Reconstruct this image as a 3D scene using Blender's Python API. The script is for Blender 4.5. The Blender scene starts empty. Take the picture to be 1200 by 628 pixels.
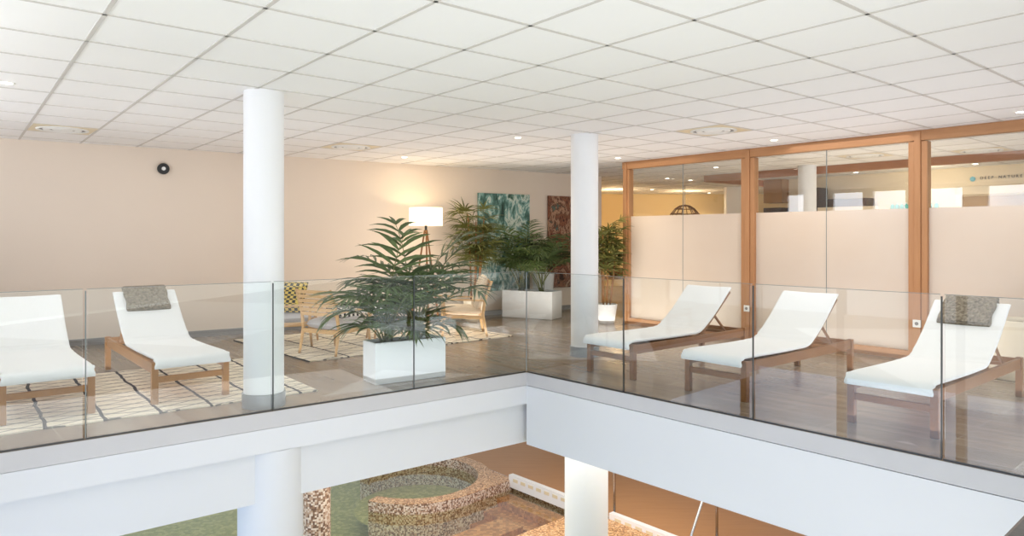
import bpy, math, random
from mathutils import Vector, Matrix
PI = math.pi
sc = bpy.context.scene
COL = sc.collection

# ------------------------------------------------------------------ camera
F = 830.0; HY = 277.0; EYE = 1.4; CEIL = 2.595
cam_d = bpy.data.cameras.new('camera'); cam = bpy.data.objects.new('camera', cam_d); COL.objects.link(cam)
cam.location = (0, 0, EYE); cam.rotation_euler = (PI/2, 0, 0)
cam_d.sensor_width = 36; cam_d.lens = 36*F/1200; cam_d.shift_y = (HY-314)/1200
cam_d.clip_start = 0.05; cam_d.clip_end = 200
sc.camera = cam

# ------------------------------------------------------------------ light
sc.view_settings.view_transform = 'Standard'; sc.view_settings.look = 'None'
sc.view_settings.gamma = 1; sc.view_settings.use_curve_mapping = False
sc.view_settings.exposure = 0.0
WORLD_STRENGTH = 1.05
w = bpy.data.worlds.new('world'); sc.world = w; w.use_nodes = True
_t = w.node_tree; _bg = _t.nodes['Background']; _tc = _t.nodes.new('ShaderNodeTexCoord'); _sp = _t.nodes.new('ShaderNodeSeparateXYZ')
_rp = _t.nodes.new('ShaderNodeValToRGB'); _mr = _t.nodes.new('ShaderNodeMapRange'); _mr.inputs[1].default_value = -.25; _mr.inputs[2].default_value = .15
_t.links.new(_tc.outputs['Generated'], _sp.inputs[0]); _t.links.new(_sp.outputs[2], _mr.inputs[0]); _t.links.new(_mr.outputs[0], _rp.inputs[0])
_rp.color_ramp.elements[0].color = (2.6, 2.55, 2.5, 1); _rp.color_ramp.elements[1].color = (.50, .58, .66, 1)   # lower half brightened to light the ceiling, overcast sky above
_t.links.new(_rp.outputs[0], _bg.inputs[0]); _bg.inputs[1].default_value = WORLD_STRENGTH
PANE_HIGH, PANE_MID, PANE_LOW = 8.0, 1.6, 2.2       # brightness of the sky in the windows beside the camera
DOWNLIGHT_W = 26.0
sc.cycles.max_bounces = 10; sc.cycles.diffuse_bounces = 5; sc.cycles.glossy_bounces = 4
sc.cycles.transparent_max_bounces = 24; sc.cycles.transmission_bounces = 6
sc.cycles.caustics_reflective = False; sc.cycles.caustics_refractive = False
sc.cycles.sample_clamp_indirect = 6
sc.cycles.use_denoising = True

def area(name, loc, target, sx, sy, power, color, spread=180):
    l = bpy.data.lights.new(name, 'AREA'); l.shape = 'RECTANGLE'; l.size = sx; l.size_y = sy
    l.energy = power; l.color = color; l.spread = math.radians(spread)
    o = bpy.data.objects.new(name, l); COL.objects.link(o); o.location = loc
    o.rotation_euler = (Vector(target)-Vector(loc)).to_track_quat('-Z', 'Y').to_euler()
    return o
WARM = (1.0, 0.72, 0.42); DAY = (0.82, 0.92, 1.0)
# unseen fill lights added to even the brightness: x, y, z, facing, size x, size y, power, colour
FILL = {
 'behind': (.5, -6, 1.6, (.8, 8, 1.0), 9, 2.6, 60, DAY),
 'right': (9.5, 4.0, 1.6, (3.5, 7.5, .6), 5, 2.2, 150, DAY),
 'upbelow': (.8, 1.6, -1.6, (1.6, 4.5, 2.6), 4.5, 3.5, 40, (.96, .98, 1)),
 'upvoid': (.9, 2.6, .35, (.9, 2.61, 3), 4, 3.5, 34, (.93, .97, 1)),
 'uplounge': (-2.6, 7.2, .05, (-2.6, 7.21, 3), 4.5, 2.5, 36, (.93, .96, 1)),
 'upback': (.6, 10.6, .05, (.6, 10.61, 3), 4.5, 2.0, 58, (1, .93, .86)),
 'upright': (3.6, 6.8, .05, (3.6, 6.81, 3), 2.2, 4.5, 40, (.98, .96, 1)),
 'downlounge': (-2.6, 7.6, 2.55, (-2.6, 7.61, 0), 4.5, 3.0, 18, (1, .95, .9)),
 'downback': (.4, 10.4, 2.55, (.4, 10.41, 0), 4.5, 2.4, 25, (1, .86, .68)),
 'downright': (3.4, 6.9, 2.55, (3.4, 6.91, 0), 2.2, 4.5, 44, (1, .95, .91)),
 'beyond': (5.4, 10.8, 1.0, (5.4, 10.81, 3), 2.0, 4.0, 36, (1, .84, .64)),
 'poolhall': (-.3, 9.5, -.95, (-.3, 9.51, -3), 6, 4, 170, (1, .95, .88)),
}
for _n, (x, y, z, tg, sx, sy, pw_, co) in FILL.items(): area('fill_'+_n, (x, y, z), tg, sx, sy, pw_, co)

# ------------------------------------------------------------------ materials
def lin(c):
    return tuple(((v/255)/12.92 if v/255 <= .04045 else ((v/255+.055)/1.055)**2.4) for v in c)
def schlick(t, f0=.04):
    g = t.n('ShaderNodeNewGeometry'); d = t.n('ShaderNodeVectorMath', operation='DOT_PRODUCT')
    t.l(g.outputs['Incoming'], d.inputs[0]); t.l(g.outputs['Normal'], d.inputs[1])
    c = t.math('SUBTRACT', 1.0, t.math('ABSOLUTE', d.outputs['Value']))
    return t.math('ADD', t.math('MULTIPLY', t.math('POWER', c, 5.0), 1-f0), f0)
class NT:
    def __init__(s, name):
        s.m = bpy.data.materials.new(name); s.m.use_nodes = True; s.t = s.m.node_tree; s.t.nodes.clear()
        s.out = s.n('ShaderNodeOutputMaterial')
    def n(s, typ, **kw):
        nd = s.t.nodes.new(typ)
        for k, v in kw.items(): setattr(nd, k, v)
        return nd
    def l(s, a, b): s.t.links.new(a, b)
    def inp(s, sock, v):
        if hasattr(v, 'links'): s.l(v, sock)
        elif isinstance(v, (tuple, list)) and len(v) == 3 and sock.type == 'RGBA': sock.default_value = (*v, 1)
        else: sock.default_value = v
    def math(s, op, a, b=0.0, c=0.0):
        nd = s.n('ShaderNodeMath', operation=op); s.inp(nd.inputs[0], a); s.inp(nd.inputs[1], b); s.inp(nd.inputs[2], c)
        return nd.outputs[0]
    def mix(s, f, a, b):
        nd = s.n('ShaderNodeMix', data_type='RGBA'); s.inp(nd.inputs[0], f); s.inp(nd.inputs[6], a); s.inp(nd.inputs[7], b)
        return nd.outputs[2]
    def coord(s, which='Object', scale=(1,1,1), rot=(0,0,0)):
        tc = s.n('ShaderNodeTexCoord'); mp = s.n('ShaderNodeMapping')
        mp.inputs['Scale'].default_value = scale; mp.inputs['Rotation'].default_value = rot
        s.l(tc.outputs[which], mp.inputs['Vector']); return mp.outputs[0]
    def noise(s, vec, scale, detail=3, rough=.55, dist=0):
        nd = s.n('ShaderNodeTexNoise'); s.l(vec, nd.inputs['Vector']); nd.inputs['Scale'].default_value = scale
        nd.inputs['Detail'].default_value = detail; nd.inputs['Roughness'].default_value = rough; nd.inputs['Distortion'].default_value = dist
        return nd.outputs['Fac']
    def ramp(s, fac, stops):
        nd = s.n('ShaderNodeValToRGB'); s.l(fac, nd.inputs[0]); e = nd.color_ramp.elements
        while len(e) < len(stops): e.new(0.5)
        for k, (p, c) in enumerate(stops): e[k].position = p; e[k].color = (*c, 1)
        return nd.outputs[0]
    def bsdf(s, color, rough=.5, metal=0, spec=.5, bump=None, bs=.1, **kw):
        b = s.n('ShaderNodeBsdfPrincipled'); s.inp(b.inputs['Base Color'], color); s.inp(b.inputs['Roughness'], rough)
        b.inputs['Metallic'].default_value = metal; b.inputs['Specular IOR Level'].default_value = spec
        for k, v in kw.items(): s.inp(b.inputs[k], v)
        if bump is not None:
            bp = s.n('ShaderNodeBump'); bp.inputs['Strength'].default_value = bs; bp.inputs['Distance'].default_value = .01
            s.l(bump, bp.inputs['Height']); s.l(bp.outputs[0], b.inputs['Normal'])
        s.l(b.outputs[0], s.out.inputs[0]); return b

def plain(name, rgb, rough=.5, metal=0, var=.04, scale=6, spec=.5, bs=.05, **kw):
    t = NT(name); v = t.coord(); n = t.noise(v, scale); c = lin(rgb)
    col = t.mix(n, tuple(x*(1-var) for x in c), tuple(min(1, x*(1+var)) for x in c))
    t.bsdf(col, rough, metal, spec, t.noise(v, scale*12), bs, **kw); return t.m
def wood(name, rgb, rgb2, rough=.45, axis='X', scale=1.0, spec=.4):
    t = NT(name); s = {'X': (1.2, 14, 14), 'Y': (14, 1.2, 14), 'Z': (14, 14, 1.2)}[axis]
    v = t.coord(scale=tuple(x*scale for x in s)); n = t.noise(v, 2.2, 5, .6, .6); n2 = t.noise(t.coord(), 1.5)
    col = t.mix(n, lin(rgb), lin(rgb2)); col = t.mix(t.math('MULTIPLY', n2, .35), col, lin(rgb2))
    t.bsdf(col, rough, 0, spec, n, .12); return t.m
def emit(name, rgb, strength):
    t = NT(name); e = t.n('ShaderNodeEmission'); e.inputs[0].default_value = (*lin(rgb), 1); e.inputs[1].default_value = strength
    t.l(e.outputs[0], t.out.inputs[0]); return t.m
def glassmat(name, tint, ior=1.45, haze=0):
    t = NT(name); tr = t.n('ShaderNodeBsdfTransparent'); tr.inputs[0].default_value = (*tint, 1)
    gl = t.n('ShaderNodeBsdfGlossy'); gl.inputs['Roughness'].default_value = 0.0; gl.inputs[0].default_value = (1, 1, 1, 1)
    mx = t.n('ShaderNodeMixShader'); t.l(schlick(t), mx.inputs[0]); t.l(tr.outputs[0], mx.inputs[1]); t.l(gl.outputs[0], mx.inputs[2])
    t.l(mx.outputs[0], t.out.inputs[0]); return t.m

M = {}
M['ceil'] = plain('ceiling_tile', (242, 241, 240), .9, var=.012, scale=1.5, bs=.03)
M['tbar'] = plain('ceiling_grid_paint', (205, 201, 196), .6, var=.01)
M['wall'] = plain('beige_plaster', (225, 211, 196), .85, var=.03, scale=1.3)
M['wallwarm'] = plain('cream_plaster', (232, 208, 158), .85, var=.03, scale=1.3)
M['wallcream'] = plain('pale_cream_panel', (236, 222, 196), .8, var=.03, scale=1.3)
M['white'] = plain('white_paint', (233, 234, 236), .55, var=.012, scale=2)
M['beam'] = plain('white_beam_paint', (223, 225, 231), .7, var=.015, scale=1.1)
M['slabedge'] = plain('pale_grey_edge_tile', (200, 199, 203), .5, var=.04, scale=5)
M['base'] = plain('grey_skirting', (138, 136, 134), .5, var=.06)
M['dark'] = plain('dark_metal', (40, 40, 42), .35, var=.05)
M['seal'] = plain('grey_glass_edge', (120, 128, 128), .3, var=.03)
M['sealdark'] = plain('dark_glass_edge', (58, 62, 62), .3, var=.03)
M['steel'] = plain('stainless_steel', (200, 200, 200), .22, 1.0, var=.02)
M['planter'] = plain('white_lacquer', (226, 228, 230), .3, var=.008)
M['planter_cream'] = plain('cream_lacquer', (226, 214, 192), .45, var=.02)
M['soil'] = plain('dark_soil', (60, 48, 38), .95, var=.4, scale=30, bs=.6)
M['fabric'] = plain('white_canvas', (232, 233, 234), .9, var=.015, scale=4, bs=.15)
M['greycush'] = plain('grey_linen', (190, 188, 190), .95, var=.05, scale=40, bs=.2)
M['teak'] = wood('teak_lounger', (158, 108, 60), (110, 70, 36))
M['teakl'] = wood('pale_teak', (190, 142, 86), (150, 102, 56))
M['oakx'] = wood('pale_oak', (214, 178, 128), (184, 142, 92))
M['framev'] = wood('partition_timber_upright', (196, 150, 108), (164, 114, 74), axis='Z', scale=.8)
M['frameh'] = wood('partition_timber_rail', (196, 150, 108), (164, 114, 74), axis='X', scale=.8)
M['header'] = wood('header_timber', (190, 130, 84), (140, 90, 54), axis='X', scale=2)
M['darkwood'] = plain('dark_brown_panel', (62, 46, 38), .4, var=.1)
M['goldwood'] = plain('golden_brown_panel', (168, 126, 76), .5, var=.1)
M['plastic'] = plain('white_plastic', (235, 235, 232), .35, var=.01)
M['black'] = plain('black_plastic', (18, 18, 18), .3, var=.05)
M['leaf'] = plain('palm_leaf', (80, 100, 50), .45, var=.35, scale=9, bs=.1)
M['leaf2'] = plain('palm_leaf_dark', (66, 84, 42), .45, var=.35, scale=9, bs=.1)
M['leaf3'] = plain('palm_leaf_olive', (112, 114, 58), .45, var=.35, scale=9, bs=.1)
M['stem'] = plain('palm_stem', (104, 108, 62), .6, var=.25, scale=14)
M['cane'] = plain('palm_cane', (150, 104, 62), .8, var=.3, scale=30, bs=.5)
M['rattan'] = plain('rattan', (132, 90, 54), .7, var=.3, scale=30)
M['teal'] = plain('teal_plastic', (96, 190, 190), .25, var=.05)
M['logo'] = plain('teal_logo', (110, 180, 200), .5, var=.25, scale=40)
M['ink'] = plain('dark_lettering', (52, 52, 56), .5, var=.02)
M['doorgrey'] = plain('taupe_door_leaf', (158, 134, 108), .5, var=.05)
M['glass'] = glassmat('balustrade_glass', (.972, .99, .984))
M['clear'] = glassmat('partition_glass', (.97, .98, .975))
M['lamp'] = emit('downlight_lens', (255, 244, 222), 14)
M['lampoff'] = plain('ventilation_metal', (222, 208, 176), .4, var=.03)
M['skyhigh'] = emit('bright_sky_window', (244, 248, 255), PANE_HIGH)
M['skymid'] = emit('daylight_window_band', (240, 246, 255), PANE_MID)
M['skylow'] = emit('bright_daylight_window', (206, 226, 255), PANE_LOW)

def frosted():
    t = NT('frosted_film'); v = t.coord(); n = t.noise(v, .9)
    c = t.mix(n, lin((236, 222, 206)), lin((246, 238, 228)))
    d = t.n('ShaderNodeBsdfDiffuse'); t.l(c, d.inputs[0]); tl = t.n('ShaderNodeBsdfTranslucent'); t.l(c, tl.inputs[0])
    m1 = t.n('ShaderNodeMixShader'); m1.inputs[0].default_value = .4; t.l(d.outputs[0], m1.inputs[1]); t.l(tl.outputs[0], m1.inputs[2])
    g = t.n('ShaderNodeBsdfGlossy'); g.inputs['Roughness'].default_value = .12
    m2 = t.n('ShaderNodeMixShader'); t.l(schlick(t, .03), m2.inputs[0]); t.l(m1.outputs[0], m2.inputs[1]); t.l(g.outputs[0], m2.inputs[2])
    t.l(m2.outputs[0], t.out.inputs[0]); return t.m
M['frost'] = frosted()
def shade():
    t = NT('lampshade_fabric'); tl = t.n('ShaderNodeBsdfTranslucent'); tl.inputs[0].default_value = (.95, .88, .74, 1)
    d = t.n('ShaderNodeBsdfDiffuse'); d.inputs[0].default_value = (.9, .86, .78, 1)
    e = t.n('ShaderNodeEmission'); e.inputs[0].default_value = (1, .87, .66, 1); e.inputs[1].default_value = .5
    m = t.n('ShaderNodeMixShader'); m.inputs[0].default_value = .5; t.l(d.outputs[0], m.inputs[1]); t.l(tl.outputs[0], m.inputs[2])
    a = t.n('ShaderNodeAddShader'); t.l(m.outputs[0], a.inputs[0]); t.l(e.outputs[0], a.inputs[1]); t.l(a.outputs[0], t.out.inputs[0]); return t.m
M['shade'] = shade()
def towel():
    t = NT('grey_terry_towel'); v = t.coord(); n = t.math('MULTIPLY', t.math('SUBTRACT', t.noise(v, 45, 3, .7), .3), 2.4)
    t.bsdf(t.mix(n, lin((104, 94, 82)), lin((176, 164, 146))), .98, 0, .1, n, .9); return t.m
M['towel'] = towel()
ANG_B = math.atan2(-.75, .66); ANG_A = math.atan2(.66, .75)
def floor_mat():
    t = NT('wood_look_floor_tile'); v = t.coord('Object', rot=(0, 0, -ANG_B))
    br = t.n('ShaderNodeTexBrick'); t.l(v, br.inputs['Vector']); br.offset = .37
    br.inputs['Scale'].default_value = 1; br.inputs['Brick Width'].default_value = 1.2; br.inputs['Row Height'].default_value = .3
    br.inputs['Mortar Size'].default_value = .005; br.inputs['Mortar Smooth'].default_value = .1; br.inputs['Bias'].default_value = 0
    br.inputs['Color1'].default_value = (*lin((134, 119, 103)), 1); br.inputs['Color2'].default_value = (*lin((164, 145, 124)), 1)
    br.inputs['Mortar'].default_value = (*lin((176, 166, 152)), 1)
    mp = t.n('ShaderNodeMapping'); mp.inputs['Scale'].default_value = (.5, 7, 1); t.l(v, mp.inputs[0])
    n = t.noise(mp.outputs[0], 1.6, 5, .65, .3)
    col = t.mix(t.math('MULTIPLY', t.math('POWER', n, 1.6), 1.3), br.outputs[0], lin((92, 77, 64)))
    t.bsdf(col, .24, 0, .5); return t.m
M['floor'] = floor_mat()
def pool_floor():
    t = NT('brown_wood_look_floor'); v = t.coord('Object', scale=(.6, 9, 1), rot=(0, 0, -ANG_B)); n = t.noise(v, 2, 4, .6)
    t.bsdf(t.mix(n, lin((168, 120, 78)), lin((190, 144, 100))), .45, 0, .4, n, .05); return t.m
M['poolfloor'] = pool_floor()
def mosaic(name, cols, size=.022, rough=.3):
    t = NT(name); v = t.coord('Object', scale=(1/size,)*3)
    fl = t.n('ShaderNodeVectorMath', operation='FLOOR'); t.l(v, fl.inputs[0])
    wn = t.n('ShaderNodeTexWhiteNoise', noise_dimensions='3D'); t.l(fl.outputs[0], wn.inputs['Vector'])
    k = len(cols); r = t.ramp(wn.outputs['Value'], [(i/k, lin(c)) for i, c in enumerate(cols)])
    t.t.nodes[-1].color_ramp.interpolation = 'CONSTANT'
    t.bsdf(r, rough, 0, .5); return t.m
M['mosaic'] = mosaic('brown_pink_mosaic', [(216, 200, 188), (150, 118, 98), (190, 160, 140), (116, 88, 74), (230, 216, 206)])
M['mosaic_warm'] = mosaic('orange_brown_mosaic', [(216, 172, 124), (176, 128, 84), (228, 192, 148), (150, 104, 66), (196, 148, 102)])
M['poolbed'] = mosaic('green_pool_mosaic', [(190, 182, 108), (168, 162, 88), (206, 196, 126), (176, 168, 100)], .06)
M['poolbrown'] = mosaic('brown_pool_mosaic', [(196, 132, 84), (166, 108, 66), (210, 150, 102), (178, 120, 76)], .05)
def water():
    t = NT('pool_water'); v = t.coord(); n = t.noise(v, 3, 2, .5, .4)
    tr = t.n('ShaderNodeBsdfTransparent'); tr.inputs[0].default_value = (.95, .96, .88, 1)
    gl = t.n('ShaderNodeBsdfGlossy'); gl.inputs['Roughness'].default_value = .03
    bp = t.n('ShaderNodeBump'); bp.inputs['Strength'].default_value = .25; bp.inputs['Distance'].default_value = .02
    t.l(n, bp.inputs['Height']); t.l(bp.outputs[0], gl.inputs['Normal'])
    mx = t.n('ShaderNodeMixShader'); t.l(schlick(t, .02), mx.inputs[0]); t.l(tr.outputs[0], mx.inputs[1]); t.l(gl.outputs[0], mx.inputs[2])
    t.l(mx.outputs[0], t.out.inputs[0]); return t.m
M['water'] = water()
def tile_strip():
    t = NT('small_grey_tile_band'); v = t.coord('Generated', scale=(1, 1, 1)); n = t.noise(t.coord(scale=(9, 9, 5)), 2)
    t.bsdf(t.mix(n, lin((104, 108, 112)), lin((158, 162, 166))), .35); return t.m
M['tileband'] = tile_strip()
def rug_mat(name, L, W, bold, thin):
    """cream wool rug; local x along its length, y across; bold dark lines across and thin crossing diagonals"""
    t = NT(name); tc = t.n('ShaderNodeTexCoord'); sp = t.n('ShaderNodeSeparateXYZ'); t.l(tc.outputs['Object'], sp.inputs[0])
    x, y = sp.outputs[0], sp.outputs[1]; v = t.coord(); wob = t.math('MULTIPLY', t.math('SUBTRACT', t.noise(v, 3), .5), .06)
    def line(e, period, width):
        p = t.math('PINGPONG', t.math('ADD', e, 50.0), period/2)
        return t.math('LESS_THAN', p, width/2)
    a = line(t.math('ADD', x, wob), bold, .026)
    e1 = t.math('ADD', t.math('ADD', t.math('MULTIPLY', y, 1.0), t.math('MULTIPLY', x, .42)), wob)
    e2 = t.math('ADD', t.math('SUBTRACT', t.math('MULTIPLY', y, 1.0), t.math('MULTIPLY', x, .42)), wob)
    b = line(e1, thin, .017); c = line(e2, thin, .017)
    m = t.math('MAXIMUM', a, t.math('MULTIPLY', t.math('MAXIMUM', b, c), .8))
    n = t.noise(v, 60, 2, .7)
    colr = t.mix(n, lin((222, 210, 190)), lin((240, 232, 216)))
    t.bsdf(t.mix(m, colr, lin((52, 48, 50))), .98, 0, .1, n, .5); return t.m
M['rug1'] = rug_mat('cream_rug_bold_lines', 5, 2.1, .38, .17)
M['rug2'] = rug_mat('cream_rug_fine_lines', 3, 1.9, .5, .24)
def check_mat(name, c1, c2, s):
    t = NT(name); v = t.coord('Object', rot=(PI/4, 0, 0)); ck = t.n('ShaderNodeTexChecker'); t.l(v, ck.inputs[0])
    ck.inputs['Color1'].default_value = (*lin(c1), 1); ck.inputs['Color2'].default_value = (*lin(c2), 1); ck.inputs['Scale'].default_value = s
    t.bsdf(ck.outputs[0], .95); return t.m
M['yellowcheck'] = check_mat('mustard_check_fabric', (214, 186, 96), (52, 48, 42), 24)
M['bwcheck'] = check_mat('black_white_check_fabric', (232, 228, 220), (34, 32, 32), 26)
def stripe_mat():
    t = NT('beige_striped_fabric'); tc = t.n('ShaderNodeTexCoord'); sp = t.n('ShaderNodeSeparateXYZ'); t.l(tc.outputs['Object'], sp.inputs[0])
    p = t.math('PINGPONG', t.math('ADD', sp.outputs[1], 10.07), .07); m = t.math('LESS_THAN', p, .004)
    t.bsdf(t.mix(m, lin((222, 206, 184)), lin((90, 78, 66))), .95, 0, .1, t.noise(t.coord(), 60), .3); return t.m
M['stripe'] = stripe_mat()
def art(name, stops, sc_, dist, rot):
    t = NT(name); v = t.coord('Object', scale=(1.6, 1.6, .9), rot=rot)
    n = t.noise(v, sc_, 9, .68, dist); n2 = t.noise(v, sc_*.5, 6, .6, dist*1.5)
    f = t.math('ADD', t.math('MULTIPLY', n, .6), t.math('MULTIPLY', n2, .4))
    t.bsdf(t.ramp(f, stops), .55, 0, .3); return t.m
M['art1'] = art('teal_rushing_water_print', [(0, lin((24, 38, 34))), (.38, lin((44, 66, 60))), (.46, lin((78, 116, 108))), (.50, lin((132, 172, 166))), (.54, lin((214, 222, 212))), (.58, lin((110, 146, 132))), (.64, lin((60, 88, 76))), (.75, lin((34, 52, 46)))], 3.6, .9, (0, .8, 0))
M['art2'] = art('rust_and_green_print', [(0, lin((30, 16, 14))), (.41, lin((58, 32, 26))), (.46, lin((150, 96, 70))), (.49, lin((74, 40, 30))), (.53, lin((186, 146, 118))), (.57, lin((92, 52, 38))), (.62, lin((78, 112, 100))), (.75, lin((40, 26, 22)))], 3.0, 1.2, (0, -.6, 0))

# ------------------------------------------------------------------ mesh helpers
class MB:
    def __init__(s): s.v = []; s.f = []
    def add(s, vs, fs, mat=None):
        o = len(s.v)
        for p in vs:
            p = Vector(p); s.v.append(mat @ p if mat else p)
        s.f += [tuple(i+o for i in f) for f in fs]; return s
    def box(s, c, d, rot=0, mat=None):
        x, y, z = d[0]/2, d[1]/2, d[2]/2
        vs = [(-x,-y,-z),(x,-y,-z),(x,y,-z),(-x,y,-z),(-x,-y,z),(x,-y,z),(x,y,z),(-x,y,z)]
        m = Matrix.Translation(c) @ (Matrix.Rotation(rot, 4, 'Z') if not isinstance(rot, Matrix) else rot)
        if mat: m = mat @ m
        return s.add(vs, [(0,3,2,1),(4,5,6,7),(0,1,5,4),(1,2,6,5),(2,3,7,6),(3,0,4,7)], m)
    def bar(s, p, q, wy, wz, up=(0,0,1)):
        """rectangular bar from p to q"""
        p = Vector(p); q = Vector(q); d = q-p; L = d.length; x = d.normalized(); up = Vector(up)
        y = up.cross(x)
        y = y.normalized() if y.length > 1e-5 else Vector((0,1,0)); z = x.cross(y)
        m = Matrix((x, y, z)).transposed().to_4x4(); m.translation = (p+q)/2
        return s.box((0,0,0), (L, wy, wz), 0, m)
    def tube(s, pts, rad, n=8, cap=True):
        pts = [Vector(p) for p in pts]; k = len(pts); vs = []; fs = []
        for i, p in enumerate(pts):
            t = (pts[min(i+1, k-1)]-pts[max(i-1, 0)]).normalized()
            a = t.cross(Vector((0,0,1)) if abs(t.z) < .95 else Vector((1,0,0))).normalized(); b = t.cross(a)
            r = rad[i] if isinstance(rad, (list, tuple)) else rad
            for j in range(n): an = 2*PI*j/n; vs.append(p+(a*math.cos(an)+b*math.sin(an))*r)
        for i in range(k-1):
            for j in range(n): fs.append((i*n+j, i*n+(j+1)%n, (i+1)*n+(j+1)%n, (i+1)*n+j))
        if cap: fs.append(tuple(range(n-1, -1, -1))); fs.append(tuple((k-1)*n+j for j in range(n)))
        return s.add(vs, fs)
    def lathe(s, prof, n=32, c=(0,0,0), a0=0, a1=2*PI):
        vs = []; fs = []; k = len(prof); full = abs(a1-a0-2*PI) < 1e-6; m = n if full else n+1
        for i in range(m):
            an = a0+(a1-a0)*i/n
            for r, z in prof: vs.append((c[0]+r*math.cos(an), c[1]+r*math.sin(an), c[2]+z))
        for i in range(n):
            i2 = (i+1) % m
            for j in range(k-1): fs.append((i*k+j, i2*k+j, i2*k+j+1, i*k+j+1))
        return s.add(vs, fs)
    def prism(s, poly, z0, z1):
        n = len(poly); vs = [(x, y, z0) for x, y in poly]+[(x, y, z1) for x, y in poly]
        ar = sum(poly[i][0]*poly[(i+1)%n][1]-poly[(i+1)%n][0]*poly[i][1] for i in range(n))
        fs = [tuple(range(n-1, -1, -1)), tuple(range(n, 2*n))]+[(i, (i+1)%n, n+(i+1)%n, n+i) for i in range(n)]
        if ar < 0: fs = [f[::-1] for f in fs]
        return s.add(vs, fs)
    def build(s, name, mat, parent=None, smooth=False, bevel=0, seg=2, loc=None, rot=None):
        me = bpy.data.meshes.new(name); me.from_pydata([tuple(v) for v in s.v], [], s.f); me.update()
        if smooth: me.polygons.foreach_set('use_smooth', [True]*len(me.polygons))
        me.materials.append(M[mat] if isinstance(mat, str) else mat)
        o = bpy.data.objects.new(name, me); COL.objects.link(o)
        if parent: o.parent = parent
        if loc is not None: o.location = loc
        if rot is not None: o.rotation_euler = rot
        if bevel:
            b = o.modifiers.new('bevel', 'BEVEL'); b.width = bevel; b.segments = seg; b.limit_method = 'ANGLE'; b.angle_limit = .6
            if smooth or seg > 2: me.polygons.foreach_set('use_smooth', [True]*len(me.polygons))
        return o
def tag(o, label=None, cat=None, group=None, kind=None):
    for k, v in (('label', label), ('category', cat), ('group', group), ('kind', kind)):
        if v: o[k] = v
    return o
def empty(name, loc, rz, label, cat, group=None):
    o = bpy.data.objects.new(name, None); COL.objects.link(o); o.location = loc; o.rotation_euler = (0, 0, rz)
    o.empty_display_size = .1; return tag(o, label, cat, group)
def copy_tree(o, parent=None):
    c = o.copy(); COL.objects.link(c)
    if parent: c.parent = parent
    for ch in list(o.children): copy_tree(ch, c)
    return c
def struct(o): o['kind'] = 'structure'; return o

# ------------------------------------------------------------------ plan of the place (metres)
A = Vector((.785, .619)); BR = Vector((.66, -.75)); NEAR = Vector((.74, .67))
C0 = Vector((.15, 7.31)); CR = Vector((3.51, 3.49)); CL = C0-A*5.26
U = Vector((.628, -.778)); N = Vector((.778, .628)); P0 = Vector((1.87, 11.4))      # timber partition line and its normal
def P(t, n=0): return P0+U*t+N*n
W0 = Vector((-6.22, 8.61)); WD = Vector((.825, .565))                           # back wall line
WN = Vector((-.565, .825))
WW0 = Vector((-7.14, 7.98))                                                      # corner of back wall and window wall
SLAB = -.745

# ---- floors
fl = MB(); poly = [C0, CL, WW0+Vector((-.1, -.1)), WW0+WN*.4, (1.2, 14.6), (.5, 22), (16, 22), (16, -1.5), (-2.1, -1.5), CR]
fl.prism([tuple(p) for p in poly], -.003, 0); struct(fl.build('floor', 'floor'))
sl = MB()
def inset(poly_): return [tuple(p) for p in poly_]
# slab edge band, ledge and beam along the left and the right side of the opening (facing the void)
def edge_strip(name, p, q, nrm, z0, z1, thick, mat, out=0):
    p = Vector(p)-Vector(nrm)*out; q = Vector(q)-Vector(nrm)*out; n2 = Vector(nrm)*thick
    return struct(MB().prism([tuple(p), tuple(q), tuple(q+n2), tuple(p+n2)], z0, z1).build(name, mat))
nL = Vector((-.619, .785)); nR = Vector((.75, .66)); nN = Vector((.67, -.74))
edge_strip('trim_slab_left', CL, C0, nL, -.135, -.004, .3, 'slabedge')
edge_strip('trim_slab_right', C0, CR, nR, -.135, -.004, .3, 'slabedge')
edge_strip('trim_slab_near', CR, (-2.1, -1.58), nN, -.135, -.004, .3, 'slabedge')
edge_strip('trim_ledge_left', CL, C0, nL, -.327, -.138, .4, 'beam')
edge_strip('wall_beam_left', CL+nL*.08, C0+nL*.08+A*.2, nL, SLAB, -.336, .34, 'beam')
edge_strip('wall_beam_right', C0-A*0, CR, nR, SLAB, -.141, .4, 'beam')
edge_strip('wall_beam_near', CR, (-2.1, -1.58), nN, SLAB, -.141, .4, 'beam')
poly2 = [C0+nL*.2, CL+nL*.2, WW0, WW0+WN*.4, (1.2, 14.6), (.5, 22), (16, 22), (16, -1.5), (-2.1, -1.5), CR+nR*.2, C0+nR*.2]
struct(MB().prism([tuple(p) for p in poly2], -.4, -.06).build('ceiling_lower', 'white'))

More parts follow.
